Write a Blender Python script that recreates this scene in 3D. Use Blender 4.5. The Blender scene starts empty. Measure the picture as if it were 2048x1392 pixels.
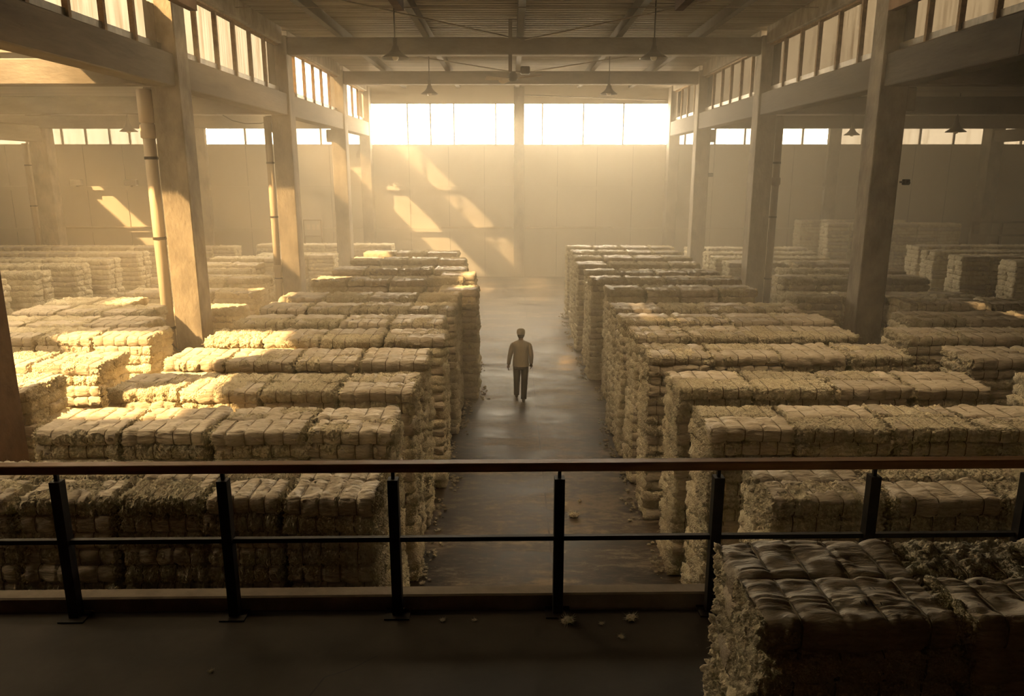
import bpy, bmesh, math, random
import numpy as np
from mathutils import Vector, Matrix
random.seed(7)
RNG = np.random.RandomState(11)
SC = bpy.context.scene
COL = SC.collection

# ------------------------------------------------------------------ camera, sky, sun, exposure
CAM_Z = 5.3
PITCH = math.radians(13.17)
F_PX = 1500.0
cam = bpy.data.cameras.new('camera')
cam.sensor_width = 36.0
cam.lens = F_PX / 2048 * 36.0
cam.clip_start = 0.05
cam_o = bpy.data.objects.new('camera', cam)
COL.objects.link(cam_o)
cam_o.location = (0, 0, CAM_Z)
cam_o.rotation_euler = (math.pi / 2 - PITCH, 0, 0)
SC.camera = cam_o

vs = SC.view_settings
vs.view_transform = 'Standard'
vs.look = 'None'
vs.exposure = 1.4
vs.gamma = 1.0
vs.use_curve_mapping = False

SKY_STRENGTH = 40.0
SUN_STRENGTH = 31.0
SUN_DIR = Vector((1.0, 0.72, -1.0)).normalized()
world = bpy.data.worlds.new('sky')
SC.world = world
world.use_nodes = True
bg = world.node_tree.nodes['Background']
bg.inputs['Color'].default_value = (1.0, 0.78, 0.49, 1)
# hazy sky: brightest low over the far end of the hall, dim elsewhere, dark ground
wt = world.node_tree
w_tc = wt.nodes.new('ShaderNodeTexCoord')
w_sep = wt.nodes.new('ShaderNodeSeparateXYZ')
wt.links.new(w_tc.outputs['Generated'], w_sep.inputs[0])


def w_range(sock, a, b, c, d):
    n = wt.nodes.new('ShaderNodeMapRange')
    n.interpolation_type = 'SMOOTHSTEP'
    for k, v in zip(('From Min', 'From Max', 'To Min', 'To Max'), (a, b, c, d)):
        n.inputs[k].default_value = v
    wt.links.new(sock, n.inputs['Value'])
    return n.outputs['Result']


w_mul = wt.nodes.new('ShaderNodeMath')
w_mul.operation = 'MULTIPLY'
wt.links.new(w_range(w_sep.outputs['Y'], .15, .85, .2 * SKY_STRENGTH, SKY_STRENGTH), w_mul.inputs[0])
wt.links.new(w_range(w_sep.outputs['Z'], -.12, .0, .12, 1.0), w_mul.inputs[1])
wt.links.new(w_mul.outputs[0], bg.inputs['Strength'])
sun = bpy.data.lights.new('sun', 'SUN')
sun.energy = SUN_STRENGTH
sun.color = (1.0, 0.62, 0.26)
sun.angle = math.radians(1.2)
sun_o = bpy.data.objects.new('sun', sun)
COL.objects.link(sun_o)
sun_o.rotation_euler = SUN_DIR.to_track_quat('-Z', 'Y').to_euler()

cy = SC.cycles
cy.max_bounces = 6
cy.diffuse_bounces = 4
cy.glossy_bounces = 2
cy.transmission_bounces = 3
cy.transparent_max_bounces = 10
cy.volume_bounces = 2
cy.use_denoising = True
cy.sample_clamp_indirect = 6.0
cy.caustics_reflective = False
cy.caustics_refractive = False


def portal(loc, sx, sy, direction):
    l = bpy.data.lights.new('window_portal', 'AREA')
    l.shape = 'RECTANGLE'
    l.size = sx
    l.size_y = sy
    l.cycles.is_portal = True
    o = bpy.data.objects.new('window_portal', l)
    COL.objects.link(o)
    o.location = loc
    o.rotation_euler = Vector(direction).to_track_quat('-Z', 'Y').to_euler()


# main dimensions
XL, XR = -7.25, 8.0            # the two column lines
YC = [16.8, 24.85, 32.8, 38.55]  # column positions along the hall
YW = 39.0                       # back wall
XO = 28.0                       # outer walls
ZB0, ZB1 = 7.05, 7.7            # longitudinal concrete beams
ZC0, ZC1 = 7.72, 9.15           # clerestory panes
ZR = 9.68                       # high roof
ZS = 7.78                       # low side roofs
YF = -2.5                       # front wall
portal((-11, YW + .3, 7.15), 33, .9, (0, -1, 0))
portal((.35, YW + .3, 7.65), 15, 2.0, (0, -1, 0))
portal((18, YW + .3, 7.15), 20, .9, (0, -1, 0))
# clerestory bands (local y is up for horizontal directions)
portal((XL - .3, 24, 8.45), 30.5, 1.45, (1, 0, 0))
portal((XR + .3, 24, 8.45), 30.5, 1.45, (-1, 0, 0))


# ------------------------------------------------------------------ small helpers
def tag(o, label=None, cat=None, group=None, kind=None):
    if label:
        o['label'] = label
    if cat:
        o['category'] = cat
    if group:
        o['group'] = group
    if kind:
        o['kind'] = kind
    return o


def link(name, me, m=None, parent=None, smooth=False):
    o = bpy.data.objects.new(name, me)
    COL.objects.link(o)
    if m is not None:
        ms = m if isinstance(m, (list, tuple)) else [m]
        for k in ms:
            me.materials.append(k)
    if parent:
        o.parent = parent
    if smooth and len(me.polygons):
        me.polygons.foreach_set('use_smooth', [True] * len(me.polygons))
    return o


def empty(name, loc=(0, 0, 0), rz=0.0):
    o = bpy.data.objects.new(name, None)
    COL.objects.link(o)
    o.location = loc
    o.rotation_euler = (0, 0, rz)
    o.empty_display_size = .2
    return o


class MB:
    """collects boxes, bars, lathes and lofts into one mesh"""

    def __init__(s):
        s.v, s.f = [], []

    def add(s, vs_, fs_):
        n = len(s.v)
        s.v += [tuple(p) for p in vs_]
        s.f += [tuple(i + n for i in f) for f in fs_]
        return s

    def box(s, x0, x1, y0, y1, z0, z1, c=0.0):
        if c <= 0:
            vs_ = [(x, y, z) for z in (z0, z1) for y in (y0, y1) for x in (x0, x1)]
            fs_ = [(0, 2, 3, 1), (4, 5, 7, 6), (0, 1, 5, 4), (1, 3, 7, 5), (3, 2, 6, 7), (2, 0, 4, 6)]
            return s.add(vs_, fs_)
        bm = bmesh.new()
        bmesh.ops.create_cube(bm, size=1.0)
        for v in bm.verts:
            v.co = Vector(((x0 + x1) / 2 + v.co.x * (x1 - x0), (y0 + y1) / 2 + v.co.y * (y1 - y0), (z0 + z1) / 2 + v.co.z * (z1 - z0)))
        bmesh.ops.bevel(bm, geom=bm.edges[:], offset=c, segments=1, affect='EDGES')
        bm.verts.index_update()
        s.add([v.co[:] for v in bm.verts], [[v.index for v in f.verts] for f in bm.faces])
        bm.free()
        return s

    def tube(s, pts, r, n=10, cap=True):
        pts = [Vector(p) for p in pts]
        rs = r if isinstance(r, (list, tuple)) else [r] * len(pts)
        rings = []
        up = None
        for i, p in enumerate(pts):
            t = (pts[min(i + 1, len(pts) - 1)] - pts[max(i - 1, 0)]).normalized()
            if up is None:
                up = Vector((0, 0, 1)) if abs(t.z) < .9 else Vector((1, 0, 0))
            a = t.cross(up).normalized()
            b = a.cross(t).normalized()
            up = b
            rings.append([p + (a * math.cos(2 * math.pi * k / n) + b * math.sin(2 * math.pi * k / n)) * rs[i] for k in range(n)])
        s.loft(rings, cap)
        return s

    def loft(s, rings, cap=True):
        n = len(rings[0])
        vs_ = [p for rg in rings for p in rg]
        fs_ = []
        for i in range(len(rings) - 1):
            for k in range(n):
                fs_.append((i * n + k, i * n + (k + 1) % n, (i + 1) * n + (k + 1) % n, (i + 1) * n + k))
        if cap:
            fs_.append(tuple(range(n))[::-1])
            fs_.append(tuple((len(rings) - 1) * n + k for k in range(n)))
        return s.add(vs_, fs_)

    def lathe(s, prof, c=(0, 0, 0), n=24, cap=False):
        rings = [[(c[0] + r * math.cos(2 * math.pi * k / n), c[1] + r * math.sin(2 * math.pi * k / n), c[2] + z) for k in range(n)] for r, z in prof]
        return s.loft(rings, cap)

    def mesh(s, name):
        me = bpy.data.meshes.new(name)
        me.from_pydata(s.v, [], s.f)
        bm = bmesh.new()
        bm.from_mesh(me)
        bmesh.ops.recalc_face_normals(bm, faces=bm.faces[:])
        bm.to_mesh(me)
        bm.free()
        return me

    def build(s, name, m, parent=None, smooth=False):
        return link(name, s.mesh(name), m, parent, smooth)


# ------------------------------------------------------------------ materials
def nodes_of(name):
    m = bpy.data.materials.new(name)
    m.use_nodes = True
    nt = m.node_tree
    return m, nt, nt.nodes['Principled BSDF']


def N(nt, typ, **kw):
    n = nt.nodes.new(typ)
    for k, v in kw.items():
        if k.startswith('i_'):
            n.inputs[k[2:].replace('_', ' ')].default_value = v
        else:
            setattr(n, k, v)
    return n


def ramp(nt, fac, stops):
    r = nt.nodes.new('ShaderNodeValToRGB')
    e = r.color_ramp.elements
    while len(e) < len(stops):
        e.new(.5)
    for k, (p, c) in enumerate(stops):
        e[k].position = p
        e[k].color = (c[0], c[1], c[2], 1)
    nt.links.new(fac, r.inputs['Fac'])
    return r.outputs['Color']


def noise_mat(name, c1, c2, scale=3.0, rough=.85, bump=.15, bscale=30.0, stretch=(1, 1, 1), metallic=0.0, dist=.01, spec=.3):
    m, nt, bs = nodes_of(name)
    tc = N(nt, 'ShaderNodeTexCoord')
    mp = N(nt, 'ShaderNodeMapping')
    mp.inputs['Scale'].default_value = stretch
    nt.links.new(tc.outputs['Object'], mp.inputs['Vector'])
    no = N(nt, 'ShaderNodeTexNoise', i_Scale=scale, i_Detail=6.0, i_Roughness=.62)
    nt.links.new(mp.outputs['Vector'], no.inputs['Vector'])
    c = ramp(nt, no.outputs['Fac'], [(.3, c1), (.7, c2)])
    nt.links.new(c, bs.inputs['Base Color'])
    bs.inputs['Roughness'].default_value = rough
    bs.inputs['Metallic'].default_value = metallic
    bs.inputs['Specular IOR Level'].default_value = spec
    if bump > 0:
        n2 = N(nt, 'ShaderNodeTexNoise', i_Scale=bscale, i_Detail=5.0)
        nt.links.new(mp.outputs['Vector'], n2.inputs['Vector'])
        b = N(nt, 'ShaderNodeBump', i_Strength=bump, i_Distance=dist)
        nt.links.new(n2.outputs['Fac'], b.inputs['Height'])
        nt.links.new(b.outputs['Normal'], bs.inputs['Normal'])
    return m


M = {}
M['concrete'] = noise_mat('concrete', (.13, .112, .088), (.35, .305, .24), 2.2, .9, .7, 14, (1, 1, .6), dist=.02)
M['pier'] = noise_mat('dark_brick', (.06, .038, .025), (.10, .064, .04), 3, .95, .6, 9, dist=.02)
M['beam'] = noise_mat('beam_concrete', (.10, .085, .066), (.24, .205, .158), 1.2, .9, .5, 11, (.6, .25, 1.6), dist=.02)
M['steel'] = noise_mat('painted_steel', (.15, .125, .095), (.23, .195, .15), 3, .7, .1, 40)
M['purlin'] = noise_mat('purlin_steel', (.035, .029, .022), (.06, .05, .038), 3, .7, .1, 40)
M['rust'] = noise_mat('rusty_steel', (.13, .075, .03), (.30, .19, .085), 9, .85, .3, 50)
M['dark_steel'] = noise_mat('dark_steel', (.012, .011, .010), (.03, .027, .024), 6, .55, .1, 60, metallic=.3)
M['wood'] = noise_mat('varnished_wood', (.17, .078, .022), (.28, .135, .042), 5, .45, .15, 30, (.25, 6, 6))
M['wall'] = noise_mat('wall_panel', (.46, .41, .34), (.56, .505, .42), .5, .9, .2, 5, (1, 1, .3), dist=.02)
M['deck'] = noise_mat('roof_sheet', (.10, .085, .065), (.27, .235, .185), 1.2, .5, .05, 20, (.25, 3.5, 1), metallic=.35)
M['pipe'] = noise_mat('plastic_pipe', (.40, .33, .24), (.52, .44, .33), 2, .55, .05, 20, (1, 1, .2))
M['lamp'] = noise_mat('lamp_enamel', (.05, .042, .032), (.09, .075, .055), 6, .5, .05, 30)
M['bulb'] = noise_mat('bulb_glass', (.62, .55, .45), (.72, .65, .52), 3, .2, 0)
M['fan'] = noise_mat('fan_enamel', (.46, .37, .26), (.56, .46, .33), 3, .5, 0)
M['strap'] = noise_mat('strap', (.19, .155, .10), (.28, .23, .15), 20, .7, 0)
M['box'] = noise_mat('grey_box', (.16, .14, .11), (.24, .2, .15), 4, .7, 0)
M['paper'] = noise_mat('paper', (.6, .5, .4), (.7, .6, .5), 4, .8, 0)
M['ink'] = noise_mat('ink', (.02, .02, .025), (.03, .03, .035), 4, .8, 0)


def floor_mat():
    m, nt, bs = nodes_of('worn_concrete_floor')
    tc = N(nt, 'ShaderNodeTexCoord')
    n1 = N(nt, 'ShaderNodeTexNoise', i_Scale=.55, i_Detail=8.0, i_Roughness=.65)
    n2 = N(nt, 'ShaderNodeTexNoise', i_Scale=4.5, i_Detail=8.0, i_Roughness=.78, i_Distortion=.6)
    mp = N(nt, 'ShaderNodeMapping')
    mp.inputs['Scale'].default_value = (.8, 2.2, 1)
    nt.links.new(tc.outputs['Object'], mp.inputs['Vector'])
    nt.links.new(mp.outputs['Vector'], n1.inputs['Vector'])
    nt.links.new(mp.outputs['Vector'], n2.inputs['Vector'])
    mx = N(nt, 'ShaderNodeMix')
    mx.inputs['Factor'].default_value = .45
    nt.links.new(n1.outputs['Fac'], mx.inputs['A'])
    nt.links.new(n2.outputs['Fac'], mx.inputs['B'])
    c = ramp(nt, mx.outputs['Result'], [(.43, (.026, .019, .012)), (.49, (.062, .045, .030)), (.525, (.12, .092, .063)), (.57, (.24, .19, .135))])
    # control joints: thin dark lines along the hall and across it
    sep = N(nt, 'ShaderNodeSeparateXYZ')
    nt.links.new(tc.outputs['Object'], sep.inputs['Vector'])

    def line(sock, off, period, w):
        a = N(nt, 'ShaderNodeMath', operation='SUBTRACT')
        a.inputs[1].default_value = off
        nt.links.new(sock, a.inputs[0])
        p = N(nt, 'ShaderNodeMath', operation='PINGPONG')
        p.inputs[1].default_value = period / 2
        nt.links.new(a.outputs[0], p.inputs[0])
        l = N(nt, 'ShaderNodeMath', operation='LESS_THAN')
        l.inputs[1].default_value = w
        nt.links.new(p.outputs[0], l.inputs[0])
        return l.outputs[0]
    a = line(sep.outputs['X'], .56, 6.0, .011)
    b = line(sep.outputs['Y'], 20.9, 6.0, .009)
    mxx = N(nt, 'ShaderNodeMath', operation='MAXIMUM')
    nt.links.new(a, mxx.inputs[0])
    nt.links.new(b, mxx.inputs[1])
    mc = N(nt, 'ShaderNodeMix', data_type='RGBA')
    nt.links.new(mxx.outputs[0], mc.inputs['Factor'])
    nt.links.new(c, mc.inputs['A'])
    mc.inputs['B'].default_value = (.05, .038, .028, 1)
    nt.links.new(mc.outputs['Result'], bs.inputs['Base Color'])
    rr = N(nt, 'ShaderNodeMapRange')
    rr.inputs['From Min'].default_value = .35
    rr.inputs['From Max'].default_value = .65
    rr.inputs['To Min'].default_value = .36
    rr.inputs['To Max'].default_value = .75
    bs.inputs['Specular IOR Level'].default_value = .26
    nt.links.new(mx.outputs['Result'], rr.inputs['Value'])
    nt.links.new(rr.outputs['Result'], bs.inputs['Roughness'])
    bp = N(nt, 'ShaderNodeBump', i_Strength=.12, i_Distance=.01)
    nt.links.new(n2.outputs['Fac'], bp.inputs['Height'])
    nt.links.new(bp.outputs['Normal'], bs.inputs['Normal'])
    return m


M['floor'] = floor_mat()
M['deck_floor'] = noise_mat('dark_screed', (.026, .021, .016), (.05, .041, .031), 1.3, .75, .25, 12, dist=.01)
M['beam_shade'] = noise_mat('shaded_beam', (.04, .034, .027), (.11, .094, .073), 1.2, .9, .5, 11, (.6, .25, 1.6), dist=.02)  # beam concrete of the shaded side, its shade put into the colour
M['curb'] = noise_mat('curb_concrete', (.17, .14, .11), (.27, .23, .18), 4, .9, .3, 20)


def fluff_mat():
    m, nt, bs = nodes_of('loose_fibre')
    tc = N(nt, 'ShaderNodeTexCoord')
    oi = N(nt, 'ShaderNodeObjectInfo')
    n1 = N(nt, 'ShaderNodeTexNoise', i_Scale=7.0, i_Detail=5.0, i_Roughness=.7)
    nt.links.new(tc.outputs['Object'], n1.inputs['Vector'])
    c = ramp(nt, n1.outputs['Fac'], [(.3, (.66, .57, .40)), (.5, (.83, .745, .56)), (.72, (.91, .845, .69))])
    hs = N(nt, 'ShaderNodeHueSaturation')
    mr = N(nt, 'ShaderNodeMapRange')
    mr.inputs['To Min'].default_value = .82
    mr.inputs['To Max'].default_value = 1.08
    nt.links.new(oi.outputs['Random'], mr.inputs['Value'])
    nt.links.new(mr.outputs['Result'], hs.inputs['Value'])
    nt.links.new(c, hs.inputs['Color'])
    nt.links.new(hs.outputs['Color'], bs.inputs['Base Color'])
    bs.inputs['Roughness'].default_value = .95
    bs.inputs['Specular IOR Level'].default_value = .1
    v = N(nt, 'ShaderNodeTexVoronoi', i_Scale=48.0)
    nt.links.new(tc.outputs['Object'], v.inputs['Vector'])
    n2 = N(nt, 'ShaderNodeTexNoise', i_Scale=70.0, i_Detail=4.0, i_Distortion=1.5)
    nt.links.new(tc.outputs['Object'], n2.inputs['Vector'])
    ad = N(nt, 'ShaderNodeMath', operation='SUBTRACT')
    nt.links.new(n2.outputs['Fac'], ad.inputs[0])
    nt.links.new(v.outputs['Distance'], ad.inputs[1])
    b = N(nt, 'ShaderNodeBump', i_Strength=.9, i_Distance=.02)
    nt.links.new(ad.outputs[0], b.inputs['Height'])
    nt.links.new(b.outputs['Normal'], bs.inputs['Normal'])
    return m


def wrap_mat():
    m, nt, bs = nodes_of('plastic_wrap')
    tc = N(nt, 'ShaderNodeTexCoord')
    oi = N(nt, 'ShaderNodeObjectInfo')
    mp = N(nt, 'ShaderNodeMapping')
    mp.inputs['Scale'].default_value = (5, 16, 22)
    mp.inputs['Rotation'].default_value = (.1, .15, .35)
    nt.links.new(tc.outputs['Object'], mp.inputs['Vector'])
    n1 = N(nt, 'ShaderNodeTexNoise', i_Scale=1.6, i_Detail=6.0, i_Roughness=.65, i_Distortion=.8)
    nt.links.new(mp.outputs['Vector'], n1.inputs['Vector'])
    c = ramp(nt, n1.outputs['Fac'], [(.28, (.49, .415, .31)), (.5, (.65, .57, .45)), (.75, (.78, .705, .58))])
    hs = N(nt, 'ShaderNodeHueSaturation')
    mr = N(nt, 'ShaderNodeMapRange')
    mr.inputs['To Min'].default_value = .82
    mr.inputs['To Max'].default_value = 1.1
    nt.links.new(oi.outputs['Random'], mr.inputs['Value'])
    nt.links.new(mr.outputs['Result'], hs.inputs['Value'])
    nt.links.new(c, hs.inputs['Color'])
    nt.links.new(hs.outputs['Color'], bs.inputs['Base Color'])
    bs.inputs['Roughness'].default_value = .5
    bs.inputs['Specular IOR Level'].default_value = .35
    b = N(nt, 'ShaderNodeBump', i_Strength=1.0, i_Distance=.022)
    nt.links.new(n1.outputs['Fac'], b.inputs['Height'])
    nt.links.new(b.outputs['Normal'], bs.inputs['Normal'])
    return m


M['fluff'] = fluff_mat()
M['wrap'] = wrap_mat()


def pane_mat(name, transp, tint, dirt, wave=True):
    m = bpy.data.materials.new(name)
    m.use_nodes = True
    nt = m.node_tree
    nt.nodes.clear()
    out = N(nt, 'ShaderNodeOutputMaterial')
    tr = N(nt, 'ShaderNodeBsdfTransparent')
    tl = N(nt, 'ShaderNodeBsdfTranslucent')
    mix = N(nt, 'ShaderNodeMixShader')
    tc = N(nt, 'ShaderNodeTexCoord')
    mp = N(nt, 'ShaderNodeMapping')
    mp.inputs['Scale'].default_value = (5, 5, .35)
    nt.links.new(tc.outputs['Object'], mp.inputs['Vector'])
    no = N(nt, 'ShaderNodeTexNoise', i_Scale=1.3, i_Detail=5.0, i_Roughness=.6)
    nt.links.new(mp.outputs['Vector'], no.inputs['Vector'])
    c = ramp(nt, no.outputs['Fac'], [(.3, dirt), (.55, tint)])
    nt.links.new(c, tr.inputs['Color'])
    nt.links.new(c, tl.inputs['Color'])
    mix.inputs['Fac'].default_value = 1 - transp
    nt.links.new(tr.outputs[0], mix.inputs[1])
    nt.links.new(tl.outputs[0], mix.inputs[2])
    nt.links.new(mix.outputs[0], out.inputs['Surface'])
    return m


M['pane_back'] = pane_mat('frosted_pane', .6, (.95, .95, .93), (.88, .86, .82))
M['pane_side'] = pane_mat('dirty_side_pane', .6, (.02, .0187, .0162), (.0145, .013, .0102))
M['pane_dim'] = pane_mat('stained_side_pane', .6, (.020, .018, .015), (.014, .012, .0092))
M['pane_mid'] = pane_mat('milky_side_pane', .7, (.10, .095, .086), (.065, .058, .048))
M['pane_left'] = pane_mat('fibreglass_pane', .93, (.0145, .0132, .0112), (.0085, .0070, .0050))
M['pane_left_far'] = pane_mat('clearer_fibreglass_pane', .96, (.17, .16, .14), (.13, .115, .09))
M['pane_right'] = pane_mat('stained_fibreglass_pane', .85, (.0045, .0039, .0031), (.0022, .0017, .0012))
M['milky'] = pane_mat('milky_fill_pane', 0.0, (.20, .194, .18), (.165, .153, .132))  # pane of the unseen rooflights added as soft top light
M['roof_pane'] = pane_mat('rooflight_pane', .85, (.33, .32, .295), (.26, .245, .21))
M['roof_pane_dim'] = pane_mat('dirty_rooflight_pane', .9, (.28, .27, .245), (.21, .195, .165))


# ------------------------------------------------------------------ the hall
def struct(o, label=None, cat=None, group=None):
    return tag(o, label, cat, group, 'structure')


# floor of the hall
struct(MB().box(-XO, XO, YF, YW + .2, -.3, 0).build('floor', M['floor']), 'worn grey concrete hall floor with a straight joint', 'floor')
# back wall, with openings for the window bands
mb = MB()
mb.box(-XO - .3, XO + .3, YW, YW + .2, 0, 6.68)
mb.box(-XO - .3, XL, YW, YW + .2, 7.62, ZS + .3)
mb.box(XR, XO + .3, YW, YW + .2, 7.62, ZS + .3)
mb.box(XL, XR, YW, YW + .2, 8.62, ZR + .15)
struct(mb.build('wall_back', M['wall']), 'pale panelled end wall under the bright window band', 'wall')
struct(MB().box(-XO - .3, -XO, YF, YW, 0, ZS + .3).build('wall_left', M['pier']), 'outer side wall on the sunny side', 'wall')
struct(MB().box(XO, XO + .3, YF, YW, 0, ZS + .3).build('wall_right', M['pier']), 'outer side wall on the shaded side', 'wall')
struct(MB().box(-XO - .3, XO + .3, YF - .3, YF, 0, ZR + .2).build('wall_front', M['pier']), 'wall behind the walkway', 'wall')
# wall panel joints are thin cover strips
for k, x in enumerate([-25.5, -21.6, -19.6, -17.6, -13.4, -11.2, -9.2, -5.2, -3.2, -1.4, 2.3, 4.3, 6.1, 10.2, 12.4, 14.2, 18.2, 20.3, 22.1]):
    struct(MB().box(x - .012, x + .012, YW - .012, YW + .01, .02, 6.6).build('trim_joint_strip', M['concrete']))

# high roof: corrugated sheet, ribs run across the hall
ys = np.arange(YF, YW + .2, .0375)
zz = ZR + .035 * np.clip(1.6 * np.sin(ys * 2 * math.pi / .3), -1, 1)
HY0, HY1 = 8.5, 11.8                            # two unseen milky rooflights, added to light the bale tops each side
HX = ((-4.6, -1.7), (2.5, 5.5))
xs4 = (XL - .6, HX[0][0], HX[0][1], HX[1][0], HX[1][1], XR + .6)
vts = [(x, y, z) for y, z in zip(ys, zz) for x in xs4]
fcs = []
for i in range(len(ys) - 1):
    for c in range(5):
        if c in (1, 3) and HY0 < ys[i] < HY1:
            continue
        fcs.append((6 * i + c, 6 * i + c + 1, 6 * i + c + 7, 6 * i + c + 6))
for (a, b, c, d) in [(xs4[k], xs4[k + 1], YF, YW + .2) for k in (0, 2, 4)] + [(xs4[k], xs4[k + 1], *q) for k in (1, 3) for q in ((YF, HY0), (HY1, YW + .2))]:
    n0 = len(vts)
    vts += [(a, c, ZR + .14), (b, c, ZR + .14), (b, d, ZR + .14), (a, d, ZR + .14)]
    fcs.append((n0, n0 + 1, n0 + 2, n0 + 3))
o = link('ceiling', bpy.data.meshes.new('ceiling'), M['deck'])
o.data.from_pydata(vts, [], fcs)
struct(o, 'ribbed sheet metal roof above the central hall', 'ceiling')

for k, (h0, h1) in enumerate(HX):
    w = empty('window_%d' % (30 + k), ((h0 + h1) / 2, (HY0 + HY1) / 2, ZR + .1))
    struct(w, 'unseen milky rooflight added to light the %s bales' % ('sunlit', 'shaded')[k], 'rooflight')
    a, b = (h1 - h0) / 2, (HY1 - HY0) / 2
    MB().add([(-a, -b, .05), (a, -b, .05), (a, b, .05), (-a, b, .05)], [(0, 1, 2, 3)]).build('pane', M['milky'], w)
    sh = MB().box(h0 - .12, h1 + .12, HY1, HY1 + .12, 7.95, ZR).box(h0 - .12, h0, 8.4, HY1, 7.6, ZR).box(h1, h1 + .12, 8.4, HY1, 7.6, ZR)  # baffles added to keep this rooflight off columns and beams
    struct(sh.build('trim_baffle', M['pier']), 'unseen dark baffles added round the milky rooflight over the %s bales' % ('sunlit', 'shaded')[k], 'light baffle')
struct(MB().box(XL + .24, XR - .24, 8.2, 8.4, 7.06, ZR).build('wall_light_block', M['pier']), 'unseen downstand added to keep rooflight off the walkway end', 'wall')  # unseen light block, added to darken the walkway foreground
# low side roofs with rooflight openings on the sunny side (x0,x1,y0,y1)
RL = [(-12.9, -8.9, 4.2, 8.9), (-13.8, -10.1, 11.7, 14.4), (-12.4, -9.4, 15.2, 16.9), (-13.0, -9.4, 20.2, 22.4), (-11.0, -8.6, 28.0, 31.6), (-10.6, -9.0, 33.4, 37.4), (-25.2, -24.0, 34.2, 36.6)]
def side_roof(x0, x1, holes, name, lab):
    xs = sorted({x0, x1} | {h[0] for h in holes} | {h[1] for h in holes})
    yy = sorted({YF, YW + .2} | {h[2] for h in holes} | {h[3] for h in holes})
    mb = MB()
    for a, b in zip(xs[:-1], xs[1:]):
        start = None
        for c, d in zip(yy[:-1], yy[1:]):
            cx, cyy = (a + b) / 2, (c + d) / 2
            hole = any(h[0] < cx < h[1] and h[2] < cyy < h[3] for h in holes)
            if not hole and start is None:
                start = c
            if hole and start is not None:
                mb.box(a, b, start, c, ZS, ZS + .12)
                start = None
        if start is not None:
            mb.box(a, b, start, YW + .2, ZS, ZS + .12)
    struct(mb.build(name, M['deck']), lab, 'ceiling')
side_roof(-XO - .3, XL, RL, 'ceiling_left', 'low side roof over the sunny bay')
side_roof(XR, XO + .3, [], 'ceiling_right', 'low dark side roof over the shaded bay')
for k, h in enumerate(RL):
    w = empty('window_%d' % (20 + k), ((h[0] + h[1]) / 2, (h[2] + h[3]) / 2, ZS + .1))
    struct(w, 'rooflight number %d of the sunny low roof counted from the walkway' % (k + 1), 'rooflight')
    a, b = (h[1] - h[0]) / 2, (h[3] - h[2]) / 2
    MB().add([(-a, -b, .03), (a, -b, .03), (a, b, .03), (-a, b, .03)], [(0, 1, 2, 3)]).build('pane', M['roof_pane' if h[2] < 19 else 'roof_pane_dim'], w)
    f = MB()
    f.box(-a - .05, -a, -b, b, 0, .08).box(a, a + .05, -b, b, 0, .08)
    f.build('frame', M['steel'], w)

# columns
HOW = ['nearest the walkway', 'second from the walkway', 'third from the walkway', 'at the end wall']
for x, side in ((XL, 'sunlit'), (XR, 'shaded')):
    for k, y in enumerate(YC):
        hw = .3 if k < 3 else .26
        mb = MB().box(x - hw, x + hw, y - hw, y + hw if k < 3 else YW, 0, 9.4, .02)
        c = mb.build('column', M['concrete'])
        struct(c, 'square concrete column of the %s line, %s' % (side, HOW[k]), 'column', 'concrete columns of the hall')
        if k < 3:      # corbels under the beam seats, on the outer side
            s = -1 if x < 0 else 1
            MB().box(x + s * .31 if s > 0 else x - .31 - .22, x + .31 + .22 if s > 0 else x - .31, y - .2, y + .2, 6.55, 7.05, .02).build('corbel', M['concrete'], c)
struct(MB().box(-6.75, -6.03, 8.12, 8.84, 0, 7.7, .03).build('column', M['pier']), 'dark brown pier cut by the picture edge beside sunlit bales', 'column')
struct(MB().box(.09, .61, YW - .3, YW, 0, 9.4, .02).build('column', M['concrete']), 'concrete wall column in the middle of the end wall', 'column')
for x, t in ((-15.6, 'sunny'), (16.1, 'shaded')):
    struct(MB().box(x - .3, x + .3, YW - .3, YW, 0, ZS, .02).build('column', M['concrete']), 'wall column of the end wall inside the %s bay' % t, 'column')
struct(MB().box(-20.35, -19.6, 32.7, 33.3, 0, ZS, .02).build('column', M['concrete']), 'outer column of the sunny bay with a downpipe', 'column')
struct(MB().box(23.55, 24.2, 38.2, YW, 0, ZS, .02).build('column', M['concrete']), 'outer column of the shaded bay behind a metal frame', 'column')

# longitudinal beams, eaves beams, clerestory windows

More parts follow.
